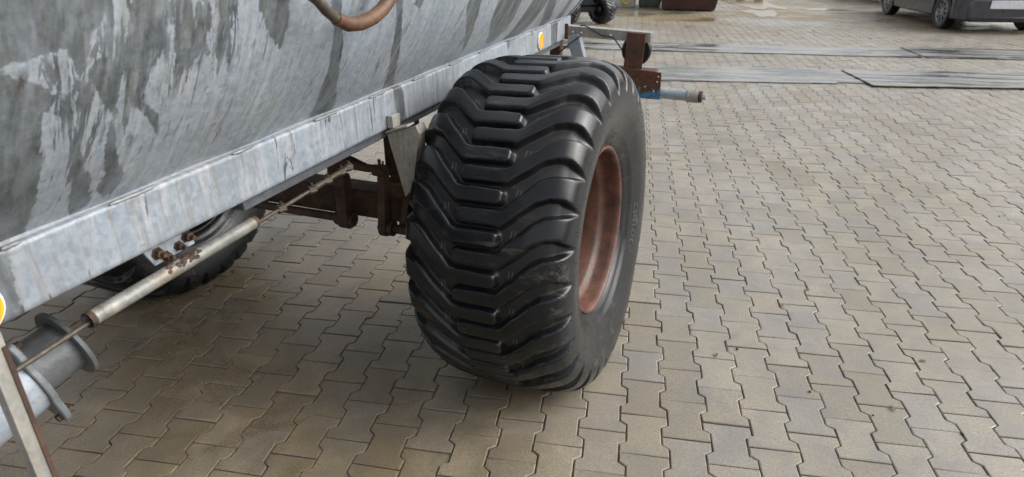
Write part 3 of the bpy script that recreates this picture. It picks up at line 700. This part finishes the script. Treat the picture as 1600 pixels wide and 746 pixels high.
b = MB(); b.lathe([(.333, 0), (.333, .036), (.395, .036), (.395, .030), (.397, .0)], 'x', 28, (0, -.01, .030)); b.build('pipe_collar', M['zinc_beige'], rbx)
b = MB(); b.lathe([(.397, .030), (.402, .034), (.408, .030), (.412, .034), (.418, .028), (.418, .0)], 'x', 24, (0, -.01, .030)); b.build('threaded_ring', M['rustred'], rbx)
b = MB(); b.lathe([(.418, .016), (.436, .016), (.438, .012), (.438, 0)], 'x', 6, (0, -.01, .030)); b.build('pipe_nut', M['galv'], rbx)

# ------------------------------------------------------------------ boards on the paving
def board(x0, y0, x1, y1, wid, z, th, mat, label, seed):
    a = math.atan2(y1-y0, x1-x0); L = math.hypot(x1-x0, y1-y0); n = 24; b = MB()
    top = []
    for k in range(n+1):
        for j in (0, 1):
            u = L*k/n; wob = .02*mnoise.noise(Vector((u*.9, j*3.1, seed))); zz = z+abs(.006*mnoise.noise(Vector((u*.7, j*1.3, seed+4))))
            top.append((u, j*wid+wob, zz))
    vs = [Vector(p)+Vector((0, 0, th)) for p in top]+[Vector(p) for p in top]; N2 = len(top); fs = []
    for k in range(n):
        q = 2*k; fs += [(q, q+2, q+3, q+1), (N2+q, N2+q+1, N2+q+3, N2+q+2), (q, N2+q, N2+q+2, q+2), (q+1, q+3, N2+q+3, N2+q+1)]
    fs += [(0, 1, N2+1, N2), (2*n, N2+2*n, N2+2*n+1, 2*n+1)]
    b.add(vs, fs); o = b.build('ground_board', mat, loc=(x0, y0, 0), rot=(0, 0, a), smooth=0)
    tag(o, label, 'board', 'long flat boards laid across the yard'); return o
board(-1.2, 7.84, 2.42, 8.12, .96, .002, .010, M['boardw'], 'pale wet board nearest the tanker, its right end under the darker board', 1)
board(2.77, 8.00, 6.6, 8.36, .98, .016, .009, M['boardd'], 'dark scuffed board overlapping the end of the pale wet board', 2)
board(1.6, 8.14, 3.9, 8.26, .86, .0035, .007, M['boardd'], 'thin board lying beneath the lap of the two near boards', 3)
board(-2.6, 10.22, 4.1, 10.26, .80, .002, .010, M['boardw'], 'long wet board of the far row, behind the rusty lamp plate', 4)
board(4.16, 10.26, 9.5, 10.42, .95, .003, .010, M['boardd'], 'dark board of the far row, in front of the parked car', 5)

# ------------------------------------------------------------------ parked cars
def car(name, label, loc, rz, paint, wb=2.45, tr=1.42):
    """origin at the ground below the middle of the rear axle; front towards +y"""
    root = empty(name, loc, (0, 0, rz)); tag(root, label, 'car')
    hw = tr/2+.10; wr = .305; y0, y1 = -.68, wb+.78
    ys = sorted(set([y0, y0+.04, y0+.12, y0+.25, y1-.25, y1-.12, y1-.03, y1]+[c+wr*1.16*math.cos(math.pi*k/10) for c in (0, wb) for k in range(11)]+[round(y, 3) for y in np.linspace(.5, wb-.5, 8)]))
    prof = []
    for y in ys:
        bot = .20
        for c in (0, wb):
            d = abs(y-c)
            if d < wr*1.16: bot = max(bot, .31+math.sqrt(max(0, (wr*1.16)**2-d*d)))
        e = min((y-y0)/.25, (y1-y)/.35, 1); e = max(0, e); nar = 1-.16*(1-e)**2
        belt = .92 if y < wb-.2 else .92-.22*((y-wb+.2)/.98)
        f = (y-y0)/(y1-y0)
        if y > wb-.15: roof = belt+.06
        elif y > wb-1.05: roof = 1.42-(y-wb+1.05)/.9*.44
        elif y > y0+.25: roof = 1.44
        else: roof = .98+(y-y0)/.25*.44
        w_ = hw*nar
        prof.append([(w_*.90, bot), (w_*.985, bot+.03), (w_, max(.52, bot+.05)), (w_*.985, max(.72, bot+.06)), (w_*.95, max(belt, bot+.07)), (w_*.80, max(roof-.05, belt+.02)), (w_*.66, roof), (w_*.3, roof+.015), (0, roof+.02)])
    b = MB(); n = len(prof[0]); full = []
    for p, y in zip(prof, ys): full.append([(x, y, z) for x, z in p]+[(-x, y, z) for x, z in reversed(p[:-1])])
    m = 2*n-1; b.add([v for r in full for v in r], [(i*m+k, i*m+k+1, (i+1)*m+k+1, (i+1)*m+k) for i in range(len(ys)-1) for k in range(m-1)]+[tuple(range(m)), tuple(range((len(ys)-1)*m, len(ys)*m))])
    b.build('body', paint, root, smooth=40)
    b = MB(); b.box((0, wb/2, .30), (2*hw*.86, wb+1.1, .20)); b.box((0, -.35, .42), (2*hw*.8, .5, .2)); b.build('underbody', M['black'], root)
    b = MB(); b.box((0, y0-.005, .40), (2*hw*.84, .10, .34)); b.build('bumper', paint, root, bevel=.03)
    b = MB(); b.box((0, y0-.02, .245), (2*hw*.80, .10, .09)); b.build('bumper_skirt', M['black'], root, bevel=.02)
    for sx in (-1, 1):
        b = MB(); b.add([(sx*hw*.955, .1, .98), (sx*hw*.955, wb-.35, .98), (sx*hw*.83, wb-.95, 1.36), (sx*hw*.83, .25, 1.36)], [(0, 1, 2, 3)]); 
        so_ = b.build('side_window', MGL, root); so_.modifiers.new('t', 'SOLIDIFY').thickness = .006
        b = MB(); b.box((sx*hw*.80, y0+.01, .80), (.16, .04, .20)); b.build('tail_light', MRL, root, bevel=.01)
    for wy in (0, wb):
        for sx in (-1, 1):
            wl = empty('wheel', (sx*tr/2, wy, wr), (0, 0, 0 if sx > 0 else math.pi), root)
            b = MB(); b.lathe([(-.09, .20), (-.095, .28), (-.07, wr), (.07, wr), (.095, .285), (.098, .25), (.085, .20)], 'x', 40); b.build('tyre', M['side'], wl)
            b = MB(); b.lathe([(.086, .203), (.092, .195), (.075, .185), (.02, .175), (-.06, .17)], 'x', 32); b.lathe([(.06, .045), (.075, .04), (.078, 0)], 'x', 16)
            for k in range(9):
                q = 2*math.pi*k/9; rot = Matrix.Rotation(q, 3, 'X'); b.box(rot @ Vector((.068, 0, .11)), (.018, .030, .15), rot)
            b.build('rim', MAL, wl, smooth=30)
            b = MB(); b.lathe([(-.02, .17), (-.02, 0)], 'x', 24); b.build('brake_disc', M['black'], wl)
    return root, y0
def mat_glass_dark():
    m = NT('dark_glass'); m.set(Base_Color=(.01, .012, .014), Roughness=.06); return m.m
MGL = mat_glass_dark(); MRL = simple('red_lens', (.35, .01, .01), .15, bump=0); MAL = simple('alloy_grey', (.26, .265, .28), .35, .6)
c1, y0 = car('parked_car', 'dark grey parked car with a blank white number plate, at the right edge', (6.47, 13.95, 0), R(3), mat_paint('charcoal_paint', (.035, .036, .048)))
b = MB(); b.box((-.02, y0-.062, .49), (.68, .012, .135)); b.build('number_plate', simple('blank_plate', (.62, .63, .68), .4, bump=0), c1, bevel=.004)
c2, _ = car('parked_car', 'pale silver parked car farther back, left of the dark grey car', (7.2, 19.2, 0), R(12), mat_paint('silver_paint', (.42, .43, .44)))

# ------------------------------------------------------------------ machine wheel, bins, skip behind
def lug_tyre_small():
    N, sub = 22, 12; prof = np.array([(0, .50), (.08, .497), (.13, .485), (.155, .455), (.165, .40), (.155, .33), (.135, .285), (.12, .27)])
    L, pp = smooth_prof(prof, .01); wf = np.linspace(0, L[-1], 26); sx = np.interp(wf, L, pp[:, 0]); rr = np.interp(wf, L, pp[:, 1])
    x_ = np.concatenate([-sx[::-1], sx[1:]]); r_ = np.concatenate([rr[::-1], rr[1:]]); w_ = np.concatenate([-wf[::-1], wf[1:]])
    th = np.arange(N*sub)*360/(N*sub); Wg, Tg = np.meshgrid(w_, th, indexing='ij'); pit = 360/N
    def lg(W, T): return ((T-W*90+pit/2) % pit-pit/2)
    on = np.where(Wg > 0, np.abs(lg(np.abs(Wg), Tg)), np.abs(lg(np.abs(Wg), Tg-pit/2))) < pit*.27
    Rr = r_[:, None]+np.where(on & (np.abs(Wg) < .21), .032, 0.); a = np.radians(Tg)
    me = grid_mesh('tyre', x_[:, None]+0*Tg, Rr*np.cos(a), Rr*np.sin(a), M['side'], close=True); me.set_sharp_from_angle(angle=R(40)); return me
ld = empty('parked_loader', (-.58, 13.62, 0), (0, 0, R(20))); tag(ld, 'black machine on a knobbly tyre, parked behind the end of the tank', 'loader')
small = lug_tyre_small()
for (x, y, z_) in ((.0, 0, 0), (-.75, -.1, 1)):
    wl = empty('wheel', (x, y, .266), (0, 0, R(215)), ld); wl.scale = (.95, .5, .5); link('tyre', small, wl)
    b = MB(); b.lathe([(.12, .275), (.125, .262), (.06, .25), (.02, .20), (.02, .12), (.11, .11), (.12, .07), (.125, 0)], 'x', 36); b.lathe([(-.12, .275), (-.125, .262), (-.06, .25), (-.02, .20), (-.02, 0)], 'x', 36); b.build('rim', M['black'], wl)
b = MB(); b.box((-.40, .12, .27), (.7, .16, .12)); b.build('axle', M['black'], ld, bevel=.02)
b = MB(); b.box((-.55, .75, .62), (1.1, 1.5, .62)); b.box((-.55, .8, 1.15), (.9, 1.0, .7)); b.build('machine_body', M['black'], ld, bevel=.05)
def rounded_bin(name, label, cat, loc, rz, wx, wy, h, mat, rimmat, tap=.85):
    root = empty(name, loc, (0, 0, rz)); tag(root, label, cat); b = MB(); rings = []
    def ring(sx, sy, z, r):
        o = []
        for (cx, cy, a0) in ((1, 1, 0), (-1, 1, 90), (-1, -1, 180), (1, -1, 270)):
            for k in range(5):
                a = R(a0+k*22.5); o.append((cx*(sx-r)+r*math.cos(a), cy*(sy-r)+r*math.sin(a), z))
        return o
    seq = [ring(wx/2*tap*.86, wy/2*tap*.86, .0, .05), ring(wx/2*tap, wy/2*tap, .05, .06), ring(wx/2, wy/2, h, .06), ring(wx/2-.012, wy/2-.012, h, .055), ring(wx/2*tap-.012, wy/2*tap-.012, .06, .05)]
    m = 20; b.add([v for r in seq for v in r], [(i*m+k, i*m+(k+1) % m, (i+1)*m+(k+1) % m, (i+1)*m+k) for i in range(4) for k in range(m)]+[tuple(range(m)), tuple(range(4*m, 5*m))])
    b.build('bin_body', mat, root, smooth=40)
    q = ring(wx/2+.015, wy/2+.015, h-.02, .06); b = MB(); b.tube(q+[q[0]], .018, 8); b.build('bin_rim', rimmat, root)
    return root
MWB = simple('cloudy_plastic', (.52, .55, .56), .35, var=.25, scale=5); MGB = simple('grey_green_plastic', (.16, .18, .16), .5, var=.3, scale=4)
bn = rounded_bin('storage_bin', 'cloudy white plastic bin with a yellow hose loop, behind the light bar', 'bin', (-.18, 17.25, 0), R(5), .56, .5, .8, MWB, MGB)
b = MB(); b.tube([(-.10, -.29, .75), (-.10, -.28, .30), (-.09, -.275, .19), (-.06, -.27, .115), (0, -.268, .09), (.06, -.27, .115), (.09, -.275, .19), (.10, -.28, .30), (.10, -.29, .75)], .022, 10)
b.build('hose_loop', simple('yellow_hose', (.80, .55, .02), .4, bump=0), bn)
rounded_bin('storage_bin', 'grey green plastic tub between the cloudy bin and the rusty skip', 'bin', (.42, 17.5, 0), R(0), .62, .6, .7, MGB, MGB)
sk = empty('waste_skip', (1.36, 17.15, 0), (0, 0, R(-4))); tag(sk, 'dark brown rusty steel skip standing at the far side of the yard', 'skip')
b = MB()
lo = [(-.62, -.75), (.58, -.75), (.58, .75), (-.62, .75)]; hi = [(-.80, -.95), (.80, -.95), (.80, .95), (-.80, .95)]
b.add([(x, y, .03) for x, y in lo]+[(x, y, 1.15) for x, y in hi]+[(x*.96, y*.96, 1.15) for x, y in hi]+[(x*.95, y*.95, .08) for x, y in lo],
      [(3, 2, 1, 0)]+[(i, (i+1) % 4, 4+(i+1) % 4, 4+i) for i in range(4)]+[(4+i, 4+(i+1) % 4, 8+(i+1) % 4, 8+i) for i in range(4)]+[(8+i, 8+(i+1) % 4, 12+(i+1) % 4, 12+i) for i in range(4)]+[(12, 13, 14, 15)])
b.build('skip_body', mat_rust('dark_brown_rust', (.035, .013, .010), (.06, .022, .015), (.085, .035, .024), .6, 5), sk, smooth=0)
for x in (-.4, .35):
    b = MB(); b.box((x, 0, .016), (.12, 1.4, .028)); b.build('skid', M['rust'], sk)
b = MB(); q = [(x*1.02, y*1.02, 1.15) for x, y in hi]; b.tube(q+[q[0]], .035, 8); b.build('top_rail', M['rust'], sk)
tm = empty('timber_pallet', (3.0, 20.2, 0), (0, 0, R(1))); tag(tm, 'weathered wooden pallet lying right of the rusty skip', 'pallet')
MT = simple('weathered_timber', (.30, .22, .13), .8, var=.3, scale=6)
for k in range(5):
    b = MB(); b.box((0, -.36+k*.18, .13), (1.1, .11, .022)); b.build('deck_board', MT, tm, bevel=.003)
for k in range(3):
    b = MB(); b.box((-.48+k*.48, 0, .06), (.09, .8, .116)); b.build('bearer', MT, tm, bevel=.003)

# ------------------------------------------------------------------ loose bits on the paving
MPB = simple('dark_pebble', (.045, .045, .048), .6); MLF = simple('dead_leaf', (.14, .075, .025), .7)
for k, (x, y) in enumerate(((1.22, 1.97), (.53, 2.36), (.95, 2.02), (.76, 2.12), (1.5, 3.4), (2.3, 4.1), (2.0, 6.2), (4.0, 12.2), (2.6, 12.6), (3.3, 13.1), (1.5, 12.1))):
    s_ = random.uniform(.003, .0065) if y < 8 else .03
    bm = bmesh.new(); bmesh.ops.create_icosphere(bm, subdivisions=2, radius=s_)
    for v in bm.verts: v.co *= 1+.35*mnoise.noise(v.co*(.9/s_)+Vector((k, 0, 0))); v.co.z *= .7 if y < 8 else .22
    me = bpy.data.meshes.new('pebble'); bm.to_mesh(me); bm.free(); me.materials.append(MPB); me.shade_smooth()
    o = link('pebble' if y < 8 else 'dirt_clod', me, loc=(x, y, s_*(.55 if y < 8 else .12)))
    if y < 8: tag(o, 'small dark pebble lying loose on the pavers', 'pebble', 'loose pebbles')
    else: tag(o, 'flat dark clod of dirt beyond the far row of boards', 'dirt clod', 'dirt clods on the far paving')
for k, (x, y, a) in enumerate(((.93, 2.93, .4), (.44, 2.30, 1.2), (1.03, 2.07, 2.0), (1.25, 2.40, .2), (.78, 2.76, 2.5))):
    b = MB(); L = .016; pts = [(-L, 0, 0), (-.4*L, .35*L, .004), (.3*L, .4*L, .003), (L, 0, .001), (.3*L, -.4*L, .004), (-.4*L, -.35*L, .001)]
    b.add(pts+[(x_, y_, z_+.0008) for x_, y_, z_ in pts], [(0, 1, 2, 3, 4, 5), (11, 10, 9, 8, 7, 6)]+[(i, i+6, (i+1) % 6+6, (i+1) % 6) for i in range(6)])
    tag(b.build('leaf', MLF, loc=(x, y, .003), rot=(0, .05, a), smooth=0), 'small withered brown leaf scrap lying on the pavers', 'leaf', 'leaf scraps')
